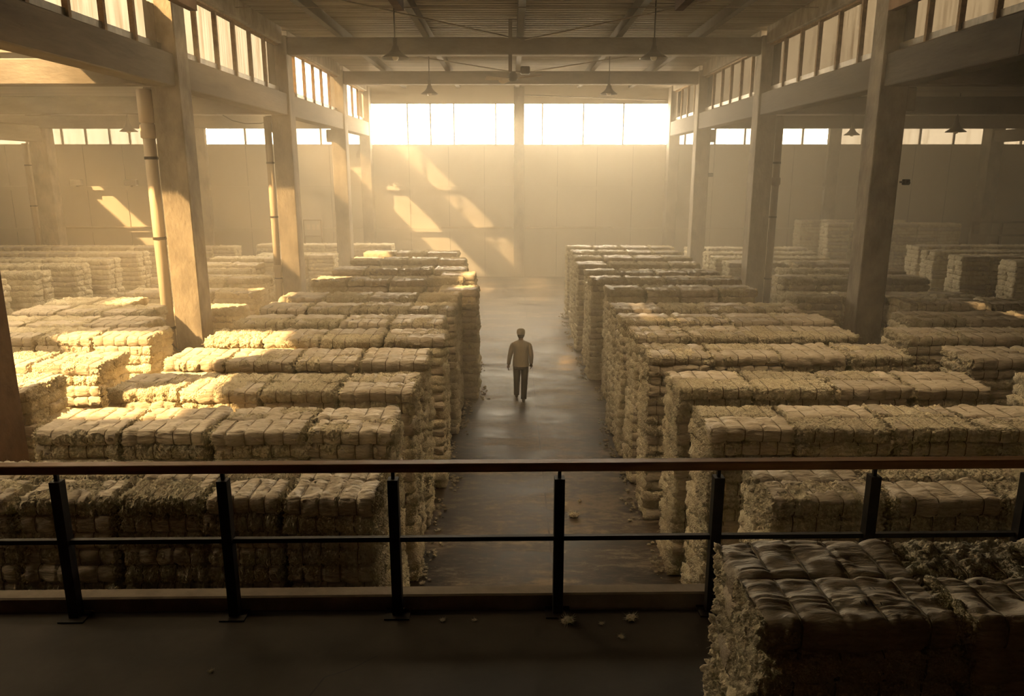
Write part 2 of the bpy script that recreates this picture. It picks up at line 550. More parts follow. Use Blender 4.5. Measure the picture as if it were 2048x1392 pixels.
wn = 1
for x, side, pm in ((XL, 'sunlit', 'pane_left'), (XR, 'shaded', 'pane_right')):
    edges = [10.9 if x < 0 else 12.2] + YC
    struct(MB().box(x - .24, x + .24, YF, edges[0], ZB0, ZR).build('wall_upper', M['pier']), 'solid upper wall near the walkway, %s side' % side, 'wall')
    for k in range(4):
        y0 = edges[k] + (.3 if k else 0)
        y1 = edges[k + 1] - .3
        struct(MB().box(x - .24, x + .24, y0, y1, ZB0, ZB1, .02).build('beam', M['beam' if x < 0 else 'beam_shade']), 'stained concrete beam under the %s clerestory, bay %d from the walkway' % (side, k + 1), 'beam', 'clerestory beams')
        struct(MB().box(x - .2, x + .2, y0, y1, ZC1, ZR - .04, .02).build('beam', M['concrete']), 'eaves beam over the %s clerestory, bay %d from the walkway' % (side, k + 1), 'beam', 'eaves beams')
        w = empty('window_%d' % wn, (x, (y0 + y1) / 2, ZB1))
        struct(w, '%s clerestory window of rusty bars, bay %d from the walkway' % (side, k + 1), 'window', 'clerestory windows')
        wn += 1
        L = y1 - y0
        nb = max(3, round(L / 1.22))
        sgn = 1 if x < 0 else -1
        for q in range(nb):
            a = -L / 2 + L * q / nb
            b = -L / 2 + L * (q + 1) / nb
            # corrugated sheet pane
            yy = np.linspace(a, b, 33)
            xx = -sgn * .06 + .012 * np.sin(yy * 2 * math.pi / .15)
            vv = [(xv, yv, zv) for yv, xv in zip(yy, xx) for zv in (0.0, ZC1 - ZB1)]
            ff = [(2 * i, 2 * i + 2, 2 * i + 3, 2 * i + 1) for i in range(32)]
            me = bpy.data.meshes.new('pane')
            if pm == 'pane_left' and k == 0 and (y0 + y1) / 2 + a > 13.0:      # upper part is an unseen clearer pane added for a floor sun patch
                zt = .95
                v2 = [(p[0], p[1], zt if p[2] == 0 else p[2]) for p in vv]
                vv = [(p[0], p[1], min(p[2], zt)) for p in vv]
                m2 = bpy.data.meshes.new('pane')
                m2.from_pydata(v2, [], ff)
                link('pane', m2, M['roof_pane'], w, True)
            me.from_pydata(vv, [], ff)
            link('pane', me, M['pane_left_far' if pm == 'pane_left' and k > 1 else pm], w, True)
            if q:
                MB().box(-.05, .05, a - .045, a + .045, 0.0, ZC1 - ZB1).build('mullion', M['rust'], w)
        MB().box(-.08, .08, -L / 2, L / 2, -.01, .05).box(-.08, .08, -L / 2, L / 2, ZC1 - ZB1 - .05, ZC1 - ZB1 + .01).build('frame', M['rust'], w)

# cross beams under the high roof and in the side bays
for k, (y, t) in enumerate([(16.8, 'nearest'), (24.85, 'middle'), (32.8, 'farthest')]):
    struct(MB().box(XL + .3, XR - .3, y - .2, y + .2, 8.85, 9.36, .02).build('beam', M['beam']), 'cross beam under the high roof, %s from the walkway' % t, 'beam', 'high cross beams')
    for x0, x1, s in ((-XO, XL - .3, 'sunny'), (XR + .3, XO, 'shaded')):
        struct(MB().box(x0, x1, y - .2, y + .2, 7.1, 7.62, .02).build('beam', M['beam' if x0 < 0 else 'beam_shade']), 'cross beam under the %s low roof, %s from the walkway' % (s, t), 'beam', 'low cross beams')
struct(MB().box(-20.2, -19.75, 8, 32.7, 6.55, 7.2, .02).build('beam', M['beam']), 'outer beam of the sunny bay ending on its column', 'beam')
struct(MB().box(23.65, 24.1, 8, 38.2, 6.75, 7.3, .02).build('beam', M['beam']), 'outer beam of the shaded bay ending on its column', 'beam')
for k, x in enumerate([-5.3, -2.64, .25, 3.3, 5.85]):
    struct(MB().box(x - .1, x + .1, YF, YW, 9.36, ZR - .03, .01).build('purlin', M['purlin']), 'roof purlin running along the hall, %s counted from the sunlit side' % ['first', 'second', 'third', 'fourth', 'fifth'][k], 'purlin', 'roof purlins')
br = 0
for y0, y1 in ((17.0, 24.65), (25.05, 32.6)):
    for s, nm in ((-1, 'sunny'), (1, 'shaded')):
        xm = .35 + s * 3.33
        struct(MB().tube([(.35 + s * 6.2, y0, 9.28), (.35 + s * .05, y1 - .05, 9.28)], .022, 8).build('brace_rod', M['steel']),
               'thin diagonal roof brace, %s half of the %s bay' % (nm, 'nearer' if y0 < 20 else 'farther'), 'brace rod', 'roof brace rods')
struct(MB().tube([(XL + .3, 20.3, 9.34), (XR - .3, 20.3, 9.34)], .012, 6).build('brace_rod', M['steel']), 'thin straight tie rod across the roof near the first lamps', 'brace rod')
struct(MB().tube([(.6, 38.7, 9.0), (XR - .4, 38.7, 8.75)], .03, 8).build('brace_rod', M['steel']), 'sloping conduit high on the end wall', 'conduit')

# rails on the end wall
for z, nm in ((4.55, 'upper'), (2.45, 'lower')):
    for x0, x1, s in ((-XO, -15.9, 'sunny outer'), (-15.3, XL - .27, 'sunny inner'), (XL + .27, .08, 'central sunny'), (.62, XR - .27, 'central shaded'), (XR + .27, 15.8, 'shaded inner'), (16.4, XO, 'shaded outer')):
        struct(MB().box(x0, x1, YW - .2, YW, z - .01, z + .07).box(x0, x1, YW - .22, YW - .19, z - .12, z + .07).build('trim_1', M['wall']), '%s wall rail, %s section' % (nm, s), 'wall rail')
# pipes lying along the lower wall rail
for x0, x1, lab in ((-24.5, -18.3, 'thin pipe along the lower wall rail behind the outer sunny column'), (-3.6, 0, 'thin pipe along the lower wall rail left of the middle wall column'), (.7, 5.2, 'thin pipe along the lower wall rail right of the middle wall column')):
    tag(MB().tube([(x0, YW - .3, 2.56), (x1, YW - .3, 2.56)], .05, 8).build('wall_pipe', M['pipe'], None, True), lab, 'pipe')


# windows of the end wall
def wall_window(n, x0, x1, z0, z1, cuts, pm, lab):
    w = empty('window_%d' % n, (0, YW, 0))
    struct(w, lab, 'window')
    xs = [x0] + cuts + [x1]
    for a, b in zip(xs[:-1], xs[1:]):
        MB().add([(a, .1, z0), (b, .1, z0), (b, .1, z1), (a, .1, z1)], [(0, 1, 2, 3)]).build('pane', M[pm], w)
    for c in cuts:
        MB().box(c - .035, c + .035, .04, .16, z0, z1).build('mullion', M['steel'], w)
    MB().box(x0, x1, -.03, .2, z0 - .06, z0).box(x0, x1, 0, .2, z1, z1 + .04).build('frame', M['wall'], w)
    return w


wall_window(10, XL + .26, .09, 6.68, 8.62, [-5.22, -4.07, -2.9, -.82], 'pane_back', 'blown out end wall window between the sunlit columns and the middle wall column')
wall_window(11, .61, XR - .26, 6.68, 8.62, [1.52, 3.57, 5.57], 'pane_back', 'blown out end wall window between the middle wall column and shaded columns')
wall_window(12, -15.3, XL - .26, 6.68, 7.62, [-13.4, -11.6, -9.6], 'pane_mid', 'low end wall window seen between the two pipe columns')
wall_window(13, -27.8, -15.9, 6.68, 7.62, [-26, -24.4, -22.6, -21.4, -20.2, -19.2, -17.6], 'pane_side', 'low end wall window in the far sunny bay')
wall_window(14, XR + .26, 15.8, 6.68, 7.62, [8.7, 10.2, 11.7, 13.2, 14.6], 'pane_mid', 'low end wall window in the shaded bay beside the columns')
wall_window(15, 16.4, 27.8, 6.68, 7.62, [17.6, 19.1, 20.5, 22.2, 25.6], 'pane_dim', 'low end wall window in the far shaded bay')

# downpipes beside columns, fixed with clips
def downpipe(x, y, r, z0, z1, lab, s=1, m='pipe', socket=None):
    p = MB().tube([(x, y, z0), (x, y, z1)], r, 16).build('downpipe', M[m], None, True)
    tag(p, lab, 'pipe', 'downpipes beside the columns')
    for z in ([1.9, 3.9, 5.6] if z1 > 5 else [1.5]):
        MB().lathe([(r + .012, z - .03), (r + .012, z + .03)], (x, y, 0), 16).box(x + (r if s > 0 else -r - .14), x + (r + .14 if s > 0 else -r), y - .02, y + .02, z - .02, z + .02).build('clip', M['dark_steel'], p)
    if socket:
        for a, b in socket:
            MB().lathe([(r + .002, a), (r + .035, a + .02), (r + .035, b - .02), (r + .002, b)], (x, y, 0), 16).build('socket', M[m], p, True)
    return p


downpipe(XL - .3 - .17, 16.55, .125, .15, 7.0, 'thick pale downpipe beside the sunlit column nearest the walkway', 1, 'pipe', [(6.0, 6.3), (6.32, 7.0)])
downpipe(XL - .3 - .15, 24.6, .11, .0, 7.0, 'pale downpipe beside the second sunlit column', 1, 'pipe', [(2.1, 2.35), (1.75, 1.9)])
downpipe(-20.6, 32.8, .1, .0, 6.5, 'downpipe on the outer sunny bay column', 1, 'pipe')
downpipe(XR + .3 + .14, 24.6, .11, .0, 7.0, 'grey downpipe beside the second shaded column', -1, 'box', [(4.9, 5.15)])
tag(MB().tube([(XL - .42, 16.3, 1.75), (XL - .25, 16.32, 1.45), (XL - .02, 16.4, 1.3)], .02, 8).tube([(XL - .42, 16.3, 1.45), (XL - .55, 16.3, 1.2), (XL - .75, 16.25, .95)], .02, 8).build('cable', M['dark_steel'], None, True), 'dark cable loop tied round the thick downpipe foot', 'cable')
tag(MB().tube([(-9.3, 25.2, 7.1), (-9.0, 25.2, 6.93), (-8.6, 25.2, 6.84), (-8.1, 25.2, 6.84), (-7.7, 25.2, 6.95), (-7.52, 25.2, 7.1)], .018, 6).build('cable', M['dark_steel'], None, True), 'slack black cable hanging from the low beam by second column', 'cable')
# small boxes on columns and walls
t = empty('security_camera', (XR + .3, 16.45, 5.1))
tag(t, 'small dark camera bracketed on the shaded column nearest the walkway', 'camera')
MB().box(0, .08, -.02, .02, -.02, .02).build('bracket', M['dark_steel'], t)
MB().box(.07, .19, -.08, .05, -.06, .06, .012).tube([(.13, -.07, 0), (.13, -.14, -.02)], .035, 12).build('housing', M['dark_steel'], t)
t = empty('security_camera', (XR + .3, 32.6, 5.2))
tag(t, 'tiny box on the third shaded column', 'camera')
MB().box(0, .2, -.08, .08, -.08, .08, .015).build('housing', M['dark_steel'], t)
for x, lab in ((-21.9, 'dark floodlight on the upper wall rail near the outer sunny column'), (-19.15, 'dark floodlight on the upper wall rail beside the thick downpipe')):
    t = empty('floodlight', (x, YW - .16, 4.6))
    tag(t, lab, 'floodlight', 'wall floodlights')
    MB().box(-.06, .06, -.2, .02, 0, .06).build('bracket', M['dark_steel'], t)
    bm_ = MB().box(-.3, .3, -.36, -.1, .05, .36, .03)
    bm_.build('housing', M['dark_steel'], t)
# notice frame against the wall behind the second column
t = empty('notice_board', (-10.05, 38.2, 0))
tag(t, 'framed board on legs against end wall behind second column', 'board')
MB().box(-.4, .42, -.03, .03, 2.2, 2.95).build('panel', M['wall'], t)
MB().box(-.46, -.4, -.05, .05, 0, 3.0).box(.42, .48, -.05, .05, 0, 3.0).box(-.46, .48, -.05, .05, 2.94, 3.0).box(-.46, .48, -.05, .05, 2.14, 2.2).build('frame', M['rust'], t)
for k, (a, b) in enumerate([(-.3, -.12), (-.02, .12), (.2, .34)]):
    MB().box(a, b, -.045, -.032, 2.5, 2.76).build('notice', M['paper'], t)
# metal frames by the shaded outer wall
t = empty('metal_frame', (24.4, 37.7, 0))
tag(t, 'open metal frame rack standing at end wall in the shaded corner', 'rack')
for x in (-1.5, -.05, 1.35):
    MB().box(x - .05, x + .05, -.05, .05, 0, 2.95).build('upright', M['steel'], t)
for z in (.9, 2.25, 2.9):
    MB().box(-1.5, 1.35, -.06, .06, z - .05, z + .05).build('crossbar', M['steel'], t)
MB().box(-1.4, -.7, .02, .05, .95, 2.2).build('back_panel', M['box'], t)


# ------------------------------------------------------------------ lamps and fan
def lamp(x, y, z, top, d, lab):
    t = empty('pendant_lamp', (x, y, z))
    tag(t, lab, 'lamp', 'conical pendant lamps')
    r = d / 2
    MB().lathe([(.03, .46), (.055, .45), (.055, .27), (.085, .25), (.10, .17), (r * .55, .07), (r, -.03), (r + .005, -.045), (r - .01, -.045), (r * .5, .045), (.08, .13), (.02, .2)], (0, 0, 0), 28).build('lamp_shade', M['lamp'], t, True)
    MB().lathe([(.0, -.10), (.05, -.09), (.085, -.04), (.085, .02), (.05, .08), (.03, .12), (0, .13)], (0, 0, 0), 16).build('bulb', M['bulb'], t, True)
    MB().tube([(0, 0, .44), (0, 0, top - z)], .018, 8).build('rod', M['dark_steel'], t)
    return t


lamp(-3.0, 20.5, 8.2, 9.65, .72, 'pendant lamp nearest the walkway on the sunlit half of the roof')
lamp(3.65, 20.5, 8.2, 9.65, .72, 'pendant lamp nearest the walkway on the shaded half of the roof')
lamp(-2.98, 28.5, 8.1, 9.65, .62, 'pendant lamp hanging farther off, left of the ceiling fan')
lamp(3.5, 28.5, 8.1, 9.65, .62, 'pendant lamp hanging farther off, right of the ceiling fan')
lamp(-14.5, 29.5, 6.85, ZS, .64, 'pendant lamp in the sunny low bay by the thick downpipe')
lamp(14.05, 32.2, 6.85, ZS, .62, 'pendant lamp in the shaded low bay left of the near column')
lamp(14.4, 25.3, 6.62, ZS, .62, 'pendant lamp in the shaded low bay right of the near column')

t = empty('ceiling_fan', (-.05, 23.5, 0))
tag(t, 'beige ceiling fan with short blades on a square drop pole', 'fan')
MB().box(-.055, .055, -.055, .055, 8.2, ZR - .04).build('pole', M['steel'], t)
MB().lathe([(.0, 7.93), (.09, 7.94), (.14, 8.0), (.14, 8.12), (.07, 8.2), (0, 8.21)], (.08, 0, 0), 20).build('motor', M['dark_steel'], t, True)
MB().box(.3, .58, -.05, .15, 8.14, 8.36, .03).build('gear_box', M['dark_steel'], t)
for a in (-12, 118, 200):
    c, s = math.cos(math.radians(a)), math.sin(math.radians(a))
    vv = []
    for (u, w, h) in [(.1, -.05, 0), (.1, .05, .01), (.78, -.085, -.03), (.78, .085, .055), (.85, -.04, -.02), (.85, .05, .045)]:
        for dz in (0, .012):
            vv.append((.08 + c * u - s * w, s * u + c * w, 7.99 + h + dz + .1 * u * (1 if a == -12 else -.2)))
    ff = [(0, 4, 6, 2), (4, 8, 10, 6), (1, 3, 7, 5), (5, 7, 11, 9), (0, 1, 5, 4), (4, 5, 9, 8), (8, 9, 11, 10), (10, 11, 7, 6), (6, 7, 3, 2), (2, 3, 1, 0)]
    MB().add(vv, ff).build('blade', M['fan'], t)

# ------------------------------------------------------------------ walkway with railing
ZW = 2.15
YAW = math.radians(1.0)
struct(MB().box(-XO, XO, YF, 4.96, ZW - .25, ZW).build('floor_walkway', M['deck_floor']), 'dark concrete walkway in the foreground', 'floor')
struct(MB().box(-12, 12, 0, .13, ZW - .32, ZW + .115, .012).build('trim_curb', M['curb']), 'low concrete kerb along the walkway edge', 'kerb')
bpy.data.objects['trim_curb'].location = (0, 4.985, 0)
bpy.data.objects['trim_curb'].rotation_euler = (0, 0, YAW)
t = empty('railing', (0, 4.93, ZW), YAW)
tag(t, 'dark steel walkway railing with brown wooden handrail', 'railing')
MB().box(-6.5, 6.5, -.035, .05, 1.115, 1.18, .006).build('handrail', M['wood'], t)
MB().box(-6.5, 6.5, -.012, .024, .578, .612).build('mid_rail', M['dark_steel'], t)
for x in (-5.45, -4.3, -3.17, -2.02, -.835, .335, 1.46, 2.57, 3.68, 4.8):
    p = MB().box(x - .036, x + .036, -.04, .035, .01, 1.06).box(x - .012, x + .012, -.012, .012, 1.06, 1.12).build('post', M['dark_steel'], t)
    MB().box(x - .09, x + .09, -.09, .055, 0, .012).build('base_plate', M['dark_steel'], p)
# cracks in the walkway screed are thin recessed dark strips lying on the floor
crk = [(-1.55, 3.6), (-1.4, 3.85), (-1.28, 3.92), (-1.2, 4.2), (-1.05, 4.28), (-.9, 4.42)]
mb = MB()
for (a, b), (c, d) in zip(crk[:-1], crk[1:]):
    nx, ny = -(d - b), (c - a)
    l = math.hypot(nx, ny)
    nx, ny = nx / l * .006, ny / l * .006
    mb.add([(a - nx, b - ny, ZW + .001), (a + nx, b + ny, ZW + .001), (c + nx, d + ny, ZW + .001), (c - nx, d - ny, ZW + .001)], [(0, 1, 2, 3)])
struct(mb.build('floor_crack', M['dark_steel']), 'jagged crack in the walkway floor', 'crack')


# ------------------------------------------------------------------ bales
def hash3(i, j, k, seed):
    h = (i * 374761393 + j * 668265263 + k * 2147483647 + seed * 974634777) & 0xffffffff
    h = ((h ^ (h >> 13)) * 1274126177) & 0xffffffff
    h = ((h ^ (h >> 15)) * 2246822519) & 0xffffffff
    return ((h ^ (h >> 16)) & 0xffffff) / float(0xffffff)


def vnoise(p, seed):
    f = np.floor(p).astype(np.int64)
    t = p - f
    t = t * t * (3 - 2 * t)
    r = 0
    for dx in (0, 1):
        for dy in (0, 1):
            for dz in (0, 1):
                w = (t[:, 0] if dx else 1 - t[:, 0]) * (t[:, 1] if dy else 1 - t[:, 1]) * (t[:, 2] if dz else 1 - t[:, 2])
                r = r + w * hash3(f[:, 0] + dx, f[:, 1] + dy, f[:, 2] + dz, seed)
    return r


def cell(p, seed):
    f = np.floor(p).astype(np.int64)
    best = np.full(len(p), 9.0)
    for dx in (-1, 0, 1):
        for dy in (-1, 0, 1):
            for dz in (-1, 0, 1):
                i, j, k = f[:, 0] + dx, f[:, 1] + dy, f[:, 2] + dz
                q = np.stack([i + hash3(i, j, k, seed), j + hash3(i, j, k, seed + 1), k + hash3(i, j, k, seed + 2)], 1)
                best = np.minimum(best, ((q - p) ** 2).sum(1))
    return np.sqrt(best)


BW, BD, BH = 1.0, .42, .155     # nominal bale
STRAPS = (-.335, -.125, .09, .30)


def box_grid(step):
    h = np.array([BW / 2, BD / 2, BH / 2])
    n = [max(2, int(round(2 * h[a] / step))) for a in range(3)]
    V, Fc = [], []
    base = 0
    for a in range(3):
        u, v = (a + 1) % 3, (a + 2) % 3
        gu = np.linspace(-h[u], h[u], n[u] + 1)
        gv = np.linspace(-h[v], h[v], n[v] + 1)
        U, W = np.meshgrid(gu, gv, indexing='ij')
        for s in (-1, 1):
            P = np.zeros((U.size, 3))
            P[:, a] = s * h[a]
            P[:, u] = U.ravel()
            P[:, v] = W.ravel()
            idx = np.arange(U.size).reshape(U.shape) + base
            q = np.stack([idx[:-1, :-1], idx[1:, :-1], idx[1:, 1:], idx[:-1, 1:]], -1).reshape(-1, 4)
            if s < 0:
                q = q[:, ::-1]
            V.append(P)
            Fc.append(q)
            base += U.size
    V = np.concatenate(V)
    Fc = np.concatenate(Fc)
    key = np.round(V * 1e5).astype(np.int64)
    _, first, inv = np.unique(key, axis=0, return_index=True, return_inverse=True)
    return V[first], inv.ravel()[Fc]


def make_bale(step, seed, wrapped, detail=1.0):
    """returns verts, faces (quads), wrap flag per face"""
    V, Q = box_grid(step)
    rs = np.random.RandomState(seed)
    r = .055
    h = np.array([BW / 2, BD / 2, BH / 2])
    q = np.clip(V, -(h - r), h - r)
    d = V - q
    d /= np.linalg.norm(d, axis=1)[:, None]
    P = q + d * r
    x = V[:, 0]
    # mask: which skin is plastic wrap
    seg = np.digitize(x, STRAPS)
    segbias = rs.uniform(-.12, .12, 6)[seg]
    low = vnoise(V * np.array([3.2, 4.5, 7]) + seed * 3.1, seed)
    low = .62 * low + .38 * vnoise(V * 15 + seed, seed + 5)
    side = np.clip((np.abs(V[:, 2]) - BH * .30) / .04, 0, 1)       # 1 on top and bottom
    endf = np.clip((np.abs(x) - (BW / 2 - .04)) / .03, 0, 1)
    wr = wrapped + segbias + (low - .5) * .9 + .16 * side - .10 - .45 * endf
    wm = np.clip((wr - .5) / .04, 0, 1)
    # pillows between straps
    g = np.zeros(len(V))
    for s in STRAPS:
        g += np.exp(-((x - s) / .022) ** 2)
    pil = np.zeros(len(V))
    g *= .5 + vnoise(V * 9 + 2.2, seed + 3)
    ed = [-BW / 2] + list(STRAPS) + [BW / 2]
    for a, b in zip(ed[:-1], ed[1:]):
        t_ = np.clip((x - a) / (b - a), 0, 1)
        pil += np.where((x >= a) & (x < b), np.sin(math.pi * t_) ** .5, 0)
    gl = np.exp(-((V[:, 1] - .02) / .016) ** 2) * (rs.rand() < .6)
    disp = .006 * pil - .010 * g - .006 * gl - .001
    disp += (vnoise(V * 6 + 7.7, seed + 9) - .5) * .03
    # fluff
    c1 = cell(V * 24 + 3.3, seed + 20)
    fl = (.62 - c1) * .036
    if step < .02:
        fl += (.6 - cell(V * 50 + 1.3, seed + 40)) * .013
    fl += (vnoise(V * 11, seed + 31) - .45) * .035
    fl *= (1 + 1.0 * endf)
    # wrinkles
    wv = V * np.array([7, 30, 34]) + 2.0 * vnoise(V * 5, seed + 61)[:, None]
    wrk = (np.abs(vnoise(wv, seed + 70) - .5) - .2) * .026 + (vnoise(V * np.array([9, 13, 16]) + 5, seed + 75) - .5) * .022
    disp += (1 - wm) * fl * detail + wm * (wrk + .006)
    nd = d.copy()
    P = P + nd * disp[:, None]
    P[:, 1] += (vnoise(np.stack([x * 2.5, x * 0 + seed, x * 0], 1), seed + 80) - .5) * .03
    P[:, 2] = np.clip(P[:, 2], -BH / 2 - .012, None) + .0
    fw = wm[Q].mean(1) > .5
    return P, Q, fw, d


def ribbons(P, Q, fw, n, seed, lmin, lmax, w):
    """loose strands: thin curved blades rooted on bare fibre"""
    rs = np.random.RandomState(seed)
    cand = np.nonzero(~fw)[0]
    if len(cand) == 0 or n == 0:
        return np.zeros((0, 3)), np.zeros((0, 4), int)
    f = rs.choice(cand, n)
    a, b, c, d = (P[Q[f, k]] for k in range(4))
    ct = (a + b + c + d) / 4
    nr = np.cross(c - a, d - b)
    nr /= np.linalg.norm(nr, axis=1)[:, None] + 1e-9
    dr = nr + rs.normal(0, .7, (n, 3))
    dr /= np.linalg.norm(dr, axis=1)[:, None]
    sd = np.cross(dr, rs.normal(0, 1, (n, 3)))
    sd /= np.linalg.norm(sd, axis=1)[:, None] + 1e-9
    L = rs.uniform(lmin, lmax, n)[:, None]
    bend = rs.normal(0, .45, (n, 3))
    bend[:, 2] -= .35
    p0 = ct - dr * .004
    p1 = ct + dr * L * .5 + bend * L * .12
    p2 = ct + dr * L * .85 + bend * L * .5
    ww = sd * w
    VV = np.stack([p0 - ww, p0 + ww, p1 - ww, p1 + ww, p2 - ww * .4, p2 + ww * .4], 1).reshape(-1, 3)
    k = np.arange(n) * 6
    QQ = np.concatenate([np.stack([k, k + 1, k + 3, k + 2], 1), np.stack([k + 2, k + 3, k + 5, k + 4], 1)])
    return VV, QQ


def np_mesh(name, V, Q, mats, matidx=None):
    me = bpy.data.meshes.new(name)
    me.vertices.add(len(V))
    me.vertices.foreach_set('co', np.ascontiguousarray(V, dtype=np.float32).ravel())
    nq = len(Q)
    me.loops.add(nq * 4)
    me.loops.foreach_set('vertex_index', np.ascontiguousarray(Q, dtype=np.int32).ravel())
    me.polygons.add(nq)
    me.polygons.foreach_set('loop_start', np.arange(0, nq * 4, 4, dtype=np.int32))
    me.polygons.foreach_set('use_smooth', np.ones(nq, dtype=bool))
    for m in mats:
        me.materials.append(m)
    if matidx is not None:
        me.polygons.foreach_set('material_index', np.ascontiguousarray(matidx, dtype=np.int32))
    me.update(calc_edges=True)
    me.validate()
    return me


def sub_mesh(V, Q):
    u, inv = np.unique(Q, return_inverse=True)
    return V[u], inv.reshape(Q.shape)


def strap_mesh():
    hy, hz, r = BD / 2 + .002, BH / 2 + .0015, .045
    pts = []
    for cx, cz, a0 in ((hy - r, hz - r, 0), (-hy + r, hz - r, 90), (-hy + r, -hz + r, 180), (hy - r, -hz + r, 270)):
        for k in range(5):
            a = math.radians(a0 + k * 22.5)
            pts.append((cx + r * math.cos(a), cz + r * math.sin(a)))
    mb = MB()
    n = len(pts)
    V = []
    for (y, z) in pts:
        l = math.hypot(y / hy, z / hz)
        for dx, k in ((-.005, 1.0), (-.0035, 1.0), (.0035, 1.0), (.005, 1.0)):
            e = .003 if abs(dx) < .004 else 0
            s = 1 + e / hy
            V.append((dx, y * (1 + e / .2), z * (1 + e / .07)))
    F_ = []
    for i in range(n):
        for k in range(3):
            F_.append((i * 4 + k, i * 4 + k + 1, ((i + 1) % n) * 4 + k + 1, ((i + 1) % n) * 4 + k))
    mb.add(V, F_)
    return mb.mesh('strap')


STRAP = strap_mesh()
STRAP.materials.append(M['strap'])


def variants(step, n, seed, nrib, rl, rw):
    out = []
    for k in range(n):
        wrapped = [.86, .2, .6, .74, .38, .95, .52, .1][k % 8]
        V, Q, fw, dn = make_bale(step, seed + k * 17, wrapped)
        rv, rq = ribbons(V, Q, fw, int(nrib * (1 - fw.mean())), seed + k, rl[0], rl[1], rw)
        fq = np.concatenate([Q, rq + len(V)])
        fv = np.concatenate([V, rv])
        body = np_mesh('fibre_bale', fv, fq, [M['fluff']])
        wrap = []
        if fw.mean() > .02:
            QW = Q[fw]
            lab = np.arange(len(V))
            while True:
                m_ = lab[QW].min(1)
                new = lab.copy()
                for c_ in range(4):
                    np.minimum.at(new, QW[:, c_], m_)
                if (new == lab).all():
                    break
                lab = new[new]
            fl_ = lab[QW[:, 0]]
            for u_, n_ in zip(*np.unique(fl_, return_counts=True)):
                if n_ > .012 * len(Q):
                    wv, wq = sub_mesh(V + dn * .0035, QW[fl_ == u_])
                    wrap.append(np_mesh('plastic_wrap', wv, wq, [M['wrap']]))
        out.append((body, wrap, fw.mean()))
    return out


VAR_HI = variants(.0085, 8, 100, 900, (.015, .045), .0016)
VAR_MID = variants(.015, 12, 500, 350, (.02, .06), .0028)


def low_var(step, n, seed):
    out = []
    for k in range(n):
        V, Q, fw, _ = make_bale(step, seed + 13 * k, [.8, .2, .55, .7, .35, .9, .45, .15][k % 8])
        rv, rq = ribbons(V, Q, fw, 40 if step < .05 else 0, seed + k, .03, .09, .004)
        Q2 = np.concatenate([Q, rq + len(V)])
        V2 = np.concatenate([V, rv])
        out.append((V2, Q2, np.concatenate([fw, np.zeros(len(rq), bool)])))
    return out


VAR_LOW = low_var(.038, 10, 900)
VAR_FAR = low_var(.13, 4, 1300)

# rows: (block, x edges, y back, layers, z base)
ROWS = []


def row(block, x0, x1, yb, n, nb=None, z0=0.0, cuts=None, depth=.86):
    if cuts is None:
        nb = nb or max(1, round((x1 - x0) / .98))
        cuts = [x0 + (x1 - x0) * k / nb for k in range(nb + 1)]
        for k in range(1, nb):
            cuts[k] += random.uniform(-.05, .05)
    ROWS.append(dict(block=block, cuts=cuts, yb=yb, n=n, z0=z0, depth=depth, k=sum(1 for r in ROWS if r['block'] == block) + 1))


LA = [-1.15, -1.25, -1.22, -1.23, -1.10, -1.23, -1.10, -1.13, -1.21, -1.25, -1.42, -1.8]
for k, yb in enumerate([6.68, 8.35, 9.87, 11.37, 12.86, 14.22, 15.62, 17.0, 19.7, 21.85, 24.3, 26.4]):
    if k == 0:
        row('L', 0, 0, yb, 17, cuts=[-5.75, -4.98, -4.2, -3.35, -2.62, -1.95, -1.15])
    else:
        row('L', -5.1, LA[k], yb, 17)
row('LX', -1.75, -.78, 18.1, 17)
row('LX', -1.93, -.95, 20.75, 17)
RA = [2.17, 2.10, 2.10, 2.02, 2.04, 2.01, 2.03, 2.22, 1.98, 2.03, 1.93, 1.97, 2.03, 2.0]
RE = [6.2, 6.05, 6.12, 6.0, 5.85, 5.95, 5.85, 5.7, 5.85, 5.75, 5.65, 5.8, 5.85, 5.95]
for k, yb in enumerate([6.66, 8.44, 10.0, 11.7, 13.1, 14.35, 15.58, 18.1, 19.8, 21.25, 23.1, 24.85, 26.6, 28.3]):
    row('R', RA[k], RE[k], yb, 17)
for yb, x0, x1, n in [(9.87, -9.8, -6.05, 17), (11.15, -9.8, -5.85, 17), (13.0, -9.8, -6.0, 17), (14.05, -9.9, -6.6, 17), (15.25, -9.8, -7.1, 17), (16.3, -9.8, -7.95, 17),
                      (18.15, -9.9, -6.4, 14), (19.7, -9.9, -6.5, 15), (21.2, -9.9, -6.75, 16), (22.75, -10.0, -7.75, 16), (24.2, -10.0, -7.95, 16), (27.5, -10.8, -8.0, 15), (30.0, -10.0, -6.9, 14), (34.3, -11.4, -5.3, 14)]:
    row('LL', x0, x1, yb, n)
for yb, x0, x1, n in [(9.95, 6.85, 10.9, 17), (11.5, 6.73, 10.9, 17), (13.0, 6.55, 10.8, 17), (14.55, 7.4, 10.8, 17), (16.25, 8.25, 10.9, 17),
                      (18.05, 6.6, 10.9, 16), (20.0, 6.95, 10.8, 17), (21.5, 7.55, 10.9, 17), (23.1, 8.5, 10.8, 17), (26.1, 7.3, 11.3, 15), (27.6, 7.25, 11.4, 15), (29.2, 7.4, 11.6, 15), (34.3, 7.8, 13.2, 13)]:
    row('RR', x0, x1, yb, n)
for yb, x0, x1, n in [(19.3, -16.9, -13.0, 17), (20.9, -17.2, -12.85, 17), (22.7, -17.8, -12.75, 17), (24.2, -18.8, -12.6, 17), (26.2, -19.9, -12.6, 17), (28.3, -20.9, -12.8, 17), (34.9, -24.5, -12.5, 13)]:
    row('LLL', x0, x1, yb, n)
